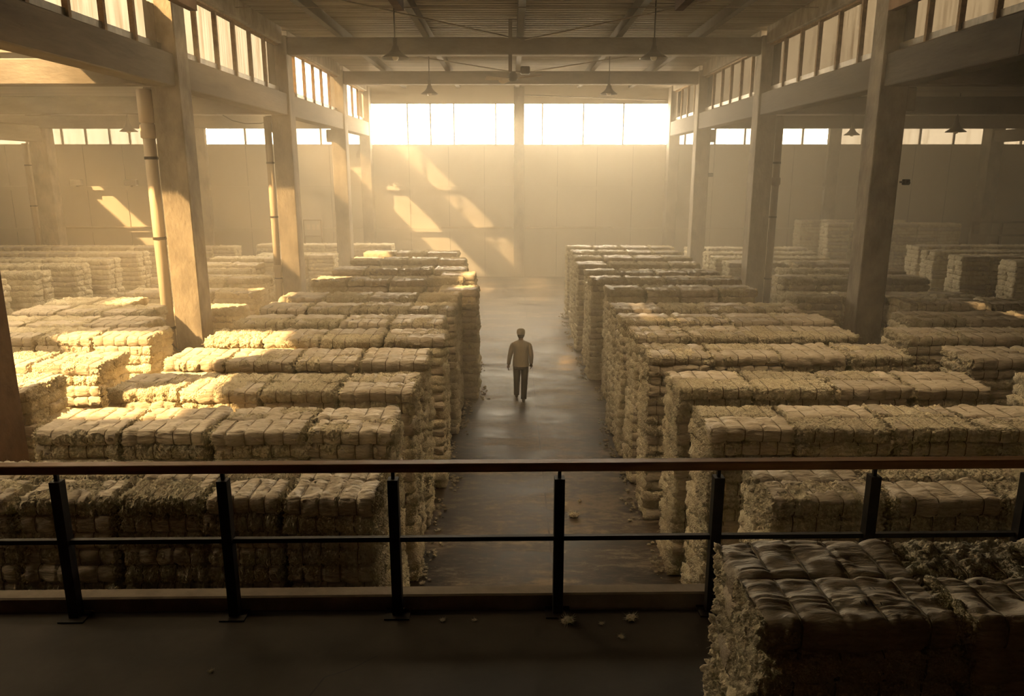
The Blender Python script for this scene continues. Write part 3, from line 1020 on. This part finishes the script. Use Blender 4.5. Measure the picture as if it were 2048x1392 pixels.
for yb, x0, x1, n in [(20.3, 15.7, 19.6, 17), (21.9, 15.5, 19.6, 17), (23.6, 15.3, 20.2, 17), (25.2, 14.6, 18.6, 17), (26.7, 14.5, 21.8, 17), (28.7, 15.0, 23.0, 17)]:
    row('RRR', x0, x1, yb, n)
row('T', 13.9, 19.8, 34.2, 20)
row('T', 13.55, 18.5, 36.5, 20)
row('F', 0, 0, 3.98, 7, z0=ZW, cuts=[1.15, 2.17, 3.2, 4.2])

# every bale
B = []
for ri, r in enumerate(ROWS):
    nb = len(r['cuts']) - 1
    for i in range(nb):
        x0, x1 = r['cuts'][i], r['cuts'][i + 1]
        for half in (0, 1):               # 0 near the camera, 1 behind
            for l in range(r['n']):
                jx = random.uniform(-.025, .025)
                jy = random.uniform(-.015, .015)
                yc = r['yb'] - r['depth'] * (.75 if half == 0 else .25) + jy
                B.append((ri, i, half, l, (x0 + x1) / 2 + jx, yc, r['z0'] + (l + .5) * BH, (x1 - x0 - .055)))
Ba = np.array([b[4:8] for b in B])
Bi = np.array([b[:4] for b in B])
NB = len(B)
RB = np.array([[r['cuts'][0], r['cuts'][-1], r['yb'] - r['depth'], r['yb'], r['z0'], r['z0'] + r['n'] * BH] for r in ROWS])
camp = np.array([0, 0, CAM_Z])


def visible(P, own):
    """P (n,3): is the segment from the camera to P free of the other rows' boxes (own row: shrunken)?"""
    d = P - camp
    vis = np.ones(len(P), bool)
    for k in range(len(ROWS)):
        lo = RB[k, [0, 2, 4]] + .03
        hi = RB[k, [1, 3, 5]] - .03
        with np.errstate(divide='ignore', invalid='ignore'):
            t1 = (lo - camp) / d
            t2 = (hi - camp) / d
        tn = np.minimum(t1, t2).max(1)
        tf = np.maximum(t1, t2).min(1)
        vis &= ~((tn < tf) & (tf > 0) & (tn < .995))
    # the walkway slab
    t = (ZW - CAM_Z) / d[:, 2]
    vis &= ~((t > 0) & (t < 1) & (d[:, 1] * t < 5.05))
    return vis


def proj(P):
    d = P - camp
    c, s = math.cos(PITCH), math.sin(PITCH)
    zc = d[:, 1] * c - d[:, 2] * s
    yc = d[:, 1] * s + d[:, 2] * c
    return 1024 + F_PX * d[:, 0] / zc, 696 - F_PX * yc / zc, zc


def face_area(off, area_fn, nrm):
    A = np.zeros(NB)
    for frac in (-.35, 0, .35):
        P = Ba[:, :3] + off(frac)
        v = visible(P, Bi[:, 0])
        px, py, zc = proj(P)
        v &= (px > -20) & (px < 2068) & (py > 0) & (py < 1400) & (zc > .1)
        d = P - camp
        cosv = np.abs((d * nrm).sum(1)) / np.linalg.norm(d, axis=1)
        A += v * cosv * area_fn / zc ** 2 / 3
    return A


W = Ba[:, 3]
Z0 = np.zeros(NB)
top = face_area(lambda f: np.stack([f * W, Z0, Z0 + BH * .5 + .002], 1), W * BD, np.array([0, 0, 1.]))
top *= np.array([b[3] == ROWS[b[0]]['n'] - 1 for b in B])
front = face_area(lambda f: np.stack([f * W, Z0 - BD * .5 - .01, Z0], 1), W * BH, np.array([0, 1., 0]))
front *= (Bi[:, 2] == 0)
sg = -np.sign(Ba[:, 0])
isend = np.array([(b[1] == len(ROWS[b[0]]['cuts']) - 2) if b[4] < 0 else (b[1] == 0) for b in B])
sidea = face_area(lambda f: np.stack([sg * (W * .5 + .02), f * BD + Z0, Z0], 1), BD * BH, np.array([1., 0, 0])) * isend
score = top + front + sidea
order = np.argsort(-score)
ind = [k for k in order[:300] if score[k] > 0]
indset = set(ind)

# labels
ORD = ['first', 'second', 'third', 'fourth', 'fifth', 'sixth', 'seventh', 'eighth', 'ninth', 'tenth', 'eleventh', 'twelfth', 'thirteenth', 'fourteenth']
BLK = {'L': 'block on the sunlit side of the aisle', 'R': 'block on the shaded side of the aisle', 'LX': 'stack jutting into the aisle',
       'LL': 'block behind the sunlit columns', 'RR': 'block behind the shaded columns', 'LLL': 'farthest sunny block', 'RRR': 'farthest shaded block', 'T': 'tall far stack', 'F': 'stack on the walkway'}
LAY = ['top', 'second', 'third', 'fourth', 'fifth', 'sixth', 'seventh', 'eighth', 'ninth', 'tenth', 'eleventh', 'twelfth', 'thirteenth', 'fourteenth', 'fifteenth', 'sixteenth', 'seventeenth']


def bale_label(b, look):
    ri, i, half, l = b[:4]
    r = ROWS[ri]
    nb = len(r['cuts']) - 1
    pos = (nb - 1 - i) if r['cuts'][0] < 0 else i
    lay = LAY[r['n'] - 1 - l]
    hv = 'near' if half == 0 else 'rear'
    if r['block'] == 'F':
        return '%s bale, %s layer, %s side, %s from the aisle, stack on the walkway' % (look, lay, hv, ORD[pos])
    if r['block'] == 'LX':
        return '%s bale, %s layer, %s side, %s stack jutting into the aisle' % (look, lay, hv, ORD[r['k'] - 1])
    short = {'L': 'sunlit aisle block', 'R': 'shaded aisle block', 'LL': 'sunlit column block', 'RR': 'shaded column block', 'LLL': 'farthest sunny block', 'RRR': 'farthest shaded block', 'T': 'tall far stack'}[r['block']]
    return '%s bale, %s layer, %s side, %s from aisle, %s row of %s' % (look, lay, hv, ORD[pos], ORD[r['k'] - 1], short)


for k in ind:
    b = B[k]
    r = ROWS[b[0]]
    dist = math.hypot(b[5], CAM_Z - b[6])
    hi = r['block'] == 'F' or dist < 8.6
    pool = VAR_HI if hi else VAR_MID
    vi = RNG.randint(len(pool))
    if r['block'] == 'F' and b[3] == r['n'] - 1:
        vi = {(0, 0): 0, (0, 1): 5, (1, 0): 3, (1, 1): 1}.get((b[1], b[2]), 2)
    if r['block'] == 'L' and r['k'] == 1 and b[3] == r['n'] - 1 and b[2] == 0:
        vi = [2, 2, 6, 4, 0, 3][b[1]]
    body, wrap, fr = pool[vi]
    look = 'wrapped' if fr > .62 else ('half wrapped' if fr > .3 else 'loose fluffy')
    o = bpy.data.objects.new('fibre_bale', body)
    COL.objects.link(o)
    o.location = b[4:7]
    flipz = math.pi if RNG.rand() < .5 else 0
    o.rotation_euler = (RNG.uniform(-.02, .02), RNG.uniform(-.008, .008), flipz + RNG.uniform(-.018, .018))
    o.scale = (b[7] / BW, .98, .985)
    tag(o, bale_label(b, look), 'bale', 'fibre bales in the stacks')
    for wm_ in wrap:
        w = bpy.data.objects.new('plastic_wrap', wm_)
        COL.objects.link(w)
        w.parent = o
    if dist < 16:
        for sx in STRAPS:
            s = bpy.data.objects.new('strap', STRAP)
            COL.objects.link(s)
            s.parent = o
            s.location = (sx, 0, 0)

# black handwriting strokes on some wrapped tops
def ink_strokes(bale, cx, cyy, seed, n=5, w=.13):
    V = np.array([v.co[:] for v in bale.data.vertices])
    V = V[V[:, 2] > 0]
    rs_ = np.random.RandomState(seed)

    def hz_(x, y):
        d2 = (V[:, 0] - x) ** 2 + (V[:, 1] - y) ** 2
        return V[np.argsort(d2)[:6], 2].max() + .0055
    mb = MB()
    for q in range(n):
        x = cx - w / 2 + w * (q + .5) / n
        hh = rs_.uniform(.015, .03)
        if rs_.rand() < .35:
            a, c = (x - w / n * .5, cyy), (x + w / n * .5, cyy + rs_.uniform(-.006, .006))
        else:
            a, c = (x + rs_.uniform(-.006, .006), cyy - hh / 2), (x, cyy + hh / 2)
        nx, ny = -(c[1] - a[1]), c[0] - a[0]
        l_ = math.hypot(nx, ny)
        nx, ny = nx / l_ * .0026, ny / l_ * .0026
        mb.add([(p[0] + s_ * nx, p[1] + s_ * ny, hz_(*p)) for p in (a, c) for s_ in (-1, 1)], [(0, 1, 3, 2)])
    mb.build('ink_mark', M['ink'], bale)


for o in [o for o in COL.objects if o.name.startswith('fibre_bale') and o.get('category') == 'bale']:
    lab = o['label']
    if 'top layer, near side' in lab and (('first row of sunlit aisle' in lab and 'fluffy' not in lab) or ('second row of sunlit aisle' in lab and 'first from' in lab) or ('first' in lab and 'on the walkway' in lab) or ('third row of shaded aisle' in lab and 'first from' in lab)):
        f_ = -1 if abs(o.rotation_euler[2]) > 1.5 else 1
        sd = len(lab) * 7 + int(o.location.x * 10)
        ink_strokes(o, f_ * (.10 if 'first' in lab else -.12), f_ * -.07, sd)
        ink_strokes(o, f_ * .2, f_ * .07, sd + 1, 4, .09)

# all the others in one object
Vs, Qs, Ms, base = [], [], [], 0
for k in range(NB):
    if k in indset:
        continue
    b = B[k]
    pool = VAR_LOW if score[k] > 0 else VAR_FAR
    V, Q, fw = pool[RNG.randint(len(pool))]
    a = (math.pi if RNG.rand() < .5 else 0) + RNG.uniform(-.02, .02)
    ca, sa = math.cos(a), math.sin(a)
    x, y = V[:, 0] * (b[7] / BW), V[:, 1]
    Vs.append(np.stack([x * ca - y * sa + b[4], x * sa + y * ca + b[5], V[:, 2] + b[6]], 1))
    Qs.append(Q + base)
    Ms.append(fw)
    base += len(V)
me = np_mesh('fibre_bale_mass', np.concatenate(Vs), np.concatenate(Qs), [M['fluff'], M['wrap']], np.concatenate(Ms).astype(np.int32))
o = bpy.data.objects.new('fibre_bale_mass', me)
COL.objects.link(o)
tag(o, 'the many smaller and lower fibre bales filling the stacks', 'bales', None, 'stuff')
del Vs, Qs, Ms


# ------------------------------------------------------------------ loose fibre
def tuft_mesh(seed, r, n=60):
    rs = np.random.RandomState(seed)
    bm = bmesh.new()
    bmesh.ops.create_icosphere(bm, subdivisions=3, radius=1.0)
    V = np.array([v.co[:] for v in bm.verts])
    Fq = [[v.index for v in f.verts] for f in bm.faces]
    bm.free()
    d = .55 + .7 * vnoise(V * 2.2 + seed, seed) + (.5 - cell(V * 2.6, seed + 3)) * .5
    V = V * d[:, None] * np.array([.8, .66, .42]) * r
    V[:, 2] = np.maximum(V[:, 2], -r * .28) + r * .28
    mb = MB().add(V.tolist(), Fq)
    for k in range(n):
        a = rs.uniform(0, 2 * math.pi)
        p = Vector((math.cos(a) * r * .6, math.sin(a) * r * .5, r * rs.uniform(.1, .5)))
        d_ = Vector((math.cos(a), math.sin(a), rs.uniform(-.2, .8))) * r * rs.uniform(.4, .9)
        s_ = Vector((-math.sin(a), math.cos(a), 0)) * r * .035
        q = p + d_
        q.z = max(q.z, .002)
        mb.add([p - s_, p + s_, q], [(0, 1, 2)])
    me = mb.mesh('fibre_tuft')
    me.materials.append(M['fluff'])
    return me


TUFTS = [tuft_mesh(40 + k, .1) for k in range(4)]
for x, y, z, s, lab in [(.40, 4.80, ZW, .55, 'fibre tuft on the walkway at the foot of the railing post'), (.86, 4.84, ZW, .5, 'fibre tuft by the kerb, midway between two posts'), (.64, 4.78, ZW, .22, 'tiny fibre tuft between two larger tufts by the kerb'),
                        (.76, 4.62, ZW, .25, 'small fibre tuft lying out from the kerb'), (-.5, 4.82, ZW, .25, 'small pale speck of fibre under the mid railing'), (-.27, 4.82, ZW, .22, 'tiny fibre speck under the mid railing, toward the middle post'),
                        (-1.95, 4.25, ZW, .2, 'lone pale speck on the open walkway floor'), (.98, 10.95, 0, 1.0, 'pale fibre tuft on the aisle floor, nearer of two'), (.82, 11.35, 0, .9, 'pale fibre tuft on the aisle floor, farther of two'),
                        (1.12, 11.5, 0, .5, 'small fibre tuft on the aisle floor near the shaded stack')]:
    o = bpy.data.objects.new('fibre_tuft', TUFTS[RNG.randint(4)])
    COL.objects.link(o)
    o.location = (x, y, z + .001)
    o.scale = (s, s, s)
    o.rotation_euler = (0, 0, RNG.uniform(0, 6))
    tag(o, lab, 'tuft', 'loose fibre tufts')
# litter drifted along the foot of the stacks
Vs, Fs = [], []
mb = MB()
rs = np.random.RandomState(5)
srcs = [(np.array([v.co[:] for v in m.vertices]), [list(p.vertices) for p in m.polygons]) for m in [tuft_mesh(70 + k, .1, 70) for k in range(3)]]
for r in ROWS:
    if r['block'] not in ('L', 'R', 'LX'):
        continue
    xe = r['cuts'][-1] if r['cuts'][0] < 0 else r['cuts'][0]
    s = 1 if r['cuts'][0] < 0 else -1
    for k in range(26):
        V, F_ = srcs[rs.randint(3)]
        sc = rs.uniform(.12, .42)
        a = rs.uniform(0, 6.28)
        px_, py_ = xe + s * (abs(rs.normal(0, .08)) + .02), r['yb'] - .95 + rs.uniform(0, 1.2)
        mb.add([(px_ + sc * (p[0] * math.cos(a) - p[1] * math.sin(a)), py_ + sc * (p[0] * math.sin(a) + p[1] * math.cos(a)), .002 + sc * p[2]) for p in V], F_)
o = mb.build('fibre_litter', M['fluff'], None, True)
tag(o, 'loose fibre litter along the foot of the aisle stacks', 'litter', None, 'stuff')


# ------------------------------------------------------------------ the walking man
def ring(cx, cy_, cz, rx, ry, n=24, tilt=0.0, p=2.3):
    out = []
    for k in range(n):
        a = 2 * math.pi * k / n
        c, s = math.cos(a), math.sin(a)
        out.append((cx + rx * math.copysign(abs(c) ** (2 / p), c), cy_ + ry * math.copysign(abs(s) ** (2 / p), s), cz + tilt * s * ry))
    return out


M['skin'] = noise_mat('skin', (.16, .085, .048), (.21, .115, .066), 8, .6, 0)
M['shirt'] = noise_mat('shirt_cotton', (.36, .33, .28), (.46, .42, .36), 6, .9, .6, 16, (1, 1, .5), dist=.02)
M['trousers'] = noise_mat('dark_trousers', (.030, .029, .028), (.05, .047, .044), 8, .9, .5, 18, (1, 1, .4), dist=.02)
M['cap'] = noise_mat('pale_cap', (.55, .49, .38), (.68, .61, .48), 26, .9, .2, 30)
M['hair'] = noise_mat('dark_hair', (.015, .012, .01), (.03, .024, .02), 30, .8, .3, 60)
M['shoe'] = noise_mat('dark_shoe', (.025, .02, .016), (.045, .036, .028), 12, .5, 0)

man = empty('person', (.21, 17.2, 0))
tag(man, 'person walking away down the aisle in beige shirt and pale cap', 'person')
# joints: x right, y ahead, z up
HIP = {-1: Vector((-.085, 0, .90)), 1: Vector((.085, 0, .90))}
KNEE = {-1: Vector((-.095, .17, .50)), 1: Vector((.085, .02, .48))}
ANK = {-1: Vector((-.10, .26, .095)), 1: Vector((.065, -.15, .10))}
SHO = {-1: Vector((-.185, 0, 1.395)), 1: Vector((.185, 0, 1.395))}
ELB = {-1: Vector((-.255, -.07, 1.13)), 1: Vector((.245, -.02, 1.12))}
WRI = {-1: Vector((-.29, -.02, .885)), 1: Vector((.245, .08, .88))}


class Skel:
    def __init__(s):
        s.v, s.e, s.r = [], [], []

    def add(s, p, r, parent=None):
        s.v.append(Vector(p))
        s.r.append(r if isinstance(r, tuple) else (r, r))
        if parent is not None:
            s.e.append((parent, len(s.v) - 1))
        return len(s.v) - 1


sk = Skel()
pel = sk.add((0, 0, .94), (.13, .095))
sp1 = sk.add((0, 0, 1.12), (.125, .09), pel)
sp2 = sk.add((0, 0, 1.32), (.13, .08), sp1)
nk = sk.add((0, .0, 1.465), .05, sp2)
h1 = sk.add((0, .015, 1.535), (.062, .07), nk)
h2 = sk.add((0, .02, 1.605), (.074, .088), h1)
h3 = sk.add((0, .012, 1.665), (.06, .07), h2)
sk.add((0, .112, 1.578), .011, h2)
for s in (-1, 1):
    sk.add((s * .085, .005, 1.59), .014, h2)
    sh = sk.add(SHO[s] + Vector((-s * .02, 0, -.03)), .042, sp2)
    el = sk.add(ELB[s], .042, sh)
    wr_ = sk.add(WRI[s], .026, el)
    dn = (WRI[s] - ELB[s]).normalized()
    dn = (dn + Vector((0, 0, -.6))).normalized()
    palm = sk.add(WRI[s] + dn * .055, (.042, .022), wr_)
    pe = sk.add(WRI[s] + dn * .088, (.042, .018), palm)
    fw_ = Vector((0, 1, 0))
    for q, (off, L) in enumerate([(-.027, .062), (-.009, .074), (.009, .07), (.026, .054)]):
        base_ = WRI[s] + dn * .09 - fw_ * off
        cur = Vector((-s * .35, .0, 0))
        a = sk.add(base_, .0088, pe)
        a = sk.add(base_ + (dn + cur * .3).normalized() * L * .45, .0082, a)
        a = sk.add(base_ + (dn + cur * .3).normalized() * L * .45 + (dn + cur * 1.3).normalized() * L * .55, .007, a)
    a = sk.add(WRI[s] + dn * .04 + fw_ * .038, .0105, palm)
    sk.add(WRI[s] + dn * .085 + fw_ * .052 + Vector((-s * .018, 0, 0)), .009, a)
    hp = sk.add(HIP[s], .085, pel)
    kn = sk.add(KNEE[s], .055, hp)
    an = sk.add(ANK[s], .036, kn)
    sk.add(ANK[s] + Vector((0, .12, -.045)), .03, an)
me = bpy.data.meshes.new('body')
me.from_pydata([v[:] for v in sk.v], sk.e, [])
body = link('body', me, M['skin'], man)
md = body.modifiers.new('skin', 'SKIN')
for k, rr in enumerate(sk.r):
    me.skin_vertices[0].data[k].radius = rr
me.skin_vertices[0].data[0].use_root = True
md.use_smooth_shade = True
sb = body.modifiers.new('sub', 'SUBSURF')
sb.levels = 2
sb.render_levels = 2


def limb(mb, pts, rad, n=18, wob=0.0):
    # smooth path through joints
    P, R = [], []
    for i in range(len(pts) - 1):
        for k in range(7):
            t_ = k / 7
            P.append(pts[i].lerp(pts[i + 1], t_))
            R.append(rad[i] + (rad[i + 1] - rad[i]) * t_ + wob * math.sin(9.1 * i + 2.7 * k))
    P.append(pts[-1])
    R.append(rad[-1])
    for _ in range(2):
        P = [P[0]] + [(P[k - 1] + P[k] * 2 + P[k + 1]) / 4 for k in range(1, len(P) - 1)] + [P[-1]]
    mb.tube(P, R, n)


# shirt: torso and sleeves in one mesh
mb = MB()
tor = [(1.475, .062, .06, 0), (1.455, .085, .075, 0), (1.43, .15, .09, -.004), (1.395, .198, .105, -.008), (1.33, .205, .118, -.01), (1.25, .198, .122, -.008), (1.16, .188, .12, -.004), (1.06, .183, .117, 0), (.98, .188, .12, 0), (.90, .196, .126, 0), (.845, .2, .13, .0)]
mb.loft([ring(.004 * math.sin(k * 2.1), y + .004 * math.cos(k * 3.3), z, rx, ry, 28) for k, (z, rx, ry, y) in enumerate(tor)], False)
for s in (-1, 1):
    limb(mb, [SHO[s] + Vector((-s * .06, 0, -.015)), SHO[s] + Vector((s * .004, 0, -.055)), ELB[s], WRI[s] + Vector((0, 0, .01))], [.055, .068, .056, .043], 18, .0025)
mb.build('shirt', M['shirt'], man, True)
mb = MB()
mb.loft([ring(0, 0, z, rx, ry, 28) for z, rx, ry in [(.97, .168, .108), (.92, .178, .116), (.86, .184, .12), (.80, .182, .118), (.765, .15, .1)]])
for s in (-1, 1):
    limb(mb, [HIP[s] + Vector((0, 0, .0)), HIP[s].lerp(KNEE[s], .3), KNEE[s], ANK[s] + Vector((0, -.005, -.03))], [.092, .098, .078, .067], 20, .003)
mb.build('trousers', M['trousers'], man, True)
for s in (-1, 1):
    a = ANK[s]
    tz = -.062
    rings = []
    for yy, rx, rz, zc in [(-.085, .018, .02, .04), (-.075, .034, .036, .042), (-.03, .04, .05, .05), (.03, .042, .045, .046), (.10, .046, .034, .036), (.16, .042, .028, .03), (.195, .026, .018, .024), (.205, .008, .008, .02)]:
        rings.append([(a.x + rx * math.cos(2 * math.pi * k / 16), a.y + yy, max(.002, zc + rz * math.sin(2 * math.pi * k / 16))) for k in range(16)])
    MB().loft(rings).build('shoe', M['shoe'], man, True)
# cap: rounded crown with band and short brim at the front
MB().lathe([(.092, 1.605), (.097, 1.62), (.1, 1.66), (.094, 1.70), (.07, 1.732), (.035, 1.746), (0, 1.75)], (0, .012, 0), 26).add(
    [(x * .09, .10 + y * .075, 1.618 - .012 * y) for x, y in [(-.8, 0), (-.5, .7), (0, 1), (.5, .7), (.8, 0)]] + [(x * .09, .10 + y * .075, 1.612 - .012 * y) for x, y in [(-.8, 0), (-.5, .7), (0, 1), (.5, .7), (.8, 0)]],
    [(0, 1, 2, 3, 4), (9, 8, 7, 6, 5), (0, 5, 6, 1), (1, 6, 7, 2), (2, 7, 8, 3), (3, 8, 9, 4)]).build('cap', M['cap'], man, True)
MB().loft([[(.088 * sx * math.cos(a), .006 + .088 * sy * math.sin(a), z) for a in [math.pi * (1.0 + k / 12 * 1.0) for k in range(13)]] + [(.07 * sx * math.cos(a), .006 + .07 * sy * math.sin(a), z) for a in [math.pi * (2.0 - k / 12) for k in range(13)]] for z, sx, sy in [(1.625, 1, 1), (1.59, .98, 1), (1.555, .88, .93), (1.53, .72, .84)]]).build('hair', M['hair'], man, True)
for s in (-1, 1):
    MB().lathe([(0, -.009), (.008, -.004), (.008, .004), (0, .009)], (s * .03, .098, 1.6), 10).build('eye', M['ink'], man, True)

# ------------------------------------------------------------------ dust haze in the air
def haze(name, prof, y0, y1, density, lab):
    n = len(prof)
    vts = [(x, y, z) for y in (y0, y1) for x, z in prof]
    fcs = [(k, (k + 1) % n, n + (k + 1) % n, n + k) for k in range(n)] + [tuple(range(n))[::-1], tuple(range(n, 2 * n))]
    m = bpy.data.materials.new(name)
    m.use_nodes = True
    nt = m.node_tree
    nt.nodes.clear()
    out = N(nt, 'ShaderNodeOutputMaterial')
    v = N(nt, 'ShaderNodeVolumeScatter')
    v.inputs['Color'].default_value = (1.0, .92, .77, 1)
    v.inputs['Density'].default_value = density
    v.inputs['Anisotropy'].default_value = .12
    nt.links.new(v.outputs[0], out.inputs['Volume'])
    return tag(MB().add(vts, fcs).build(name, m), lab, 'haze', None, 'stuff')


hall = [(-XO + .04, .01), (XO - .04, .01), (XO - .04, ZS - .02), (XR + .1, ZS - .02), (XR + .1, ZR - .08), (XL - .1, ZR - .08), (XL - .1, ZS - .02), (-XO + .04, ZS - .02)]
mid = [(-9.5, .012), (9.5, .012), (9.5, ZS - .03), (-9.5, ZS - .03)]
haze('dust_haze', hall, 7.5, YW - .005, .008, 'thin golden dust haze filling the hall beyond the railing')
haze('dust_haze', mid, 13.0, YW - .006, .026, 'thicker golden dust haze over the aisle and the stacks')
back = [(9.52, .013), (27.9, .013), (27.9, ZS - .04), (9.52, ZS - .04)]
haze('dust_haze', back, 24.0, YW - .007, .022, 'dust haze lingering before the end wall of the shaded bay')
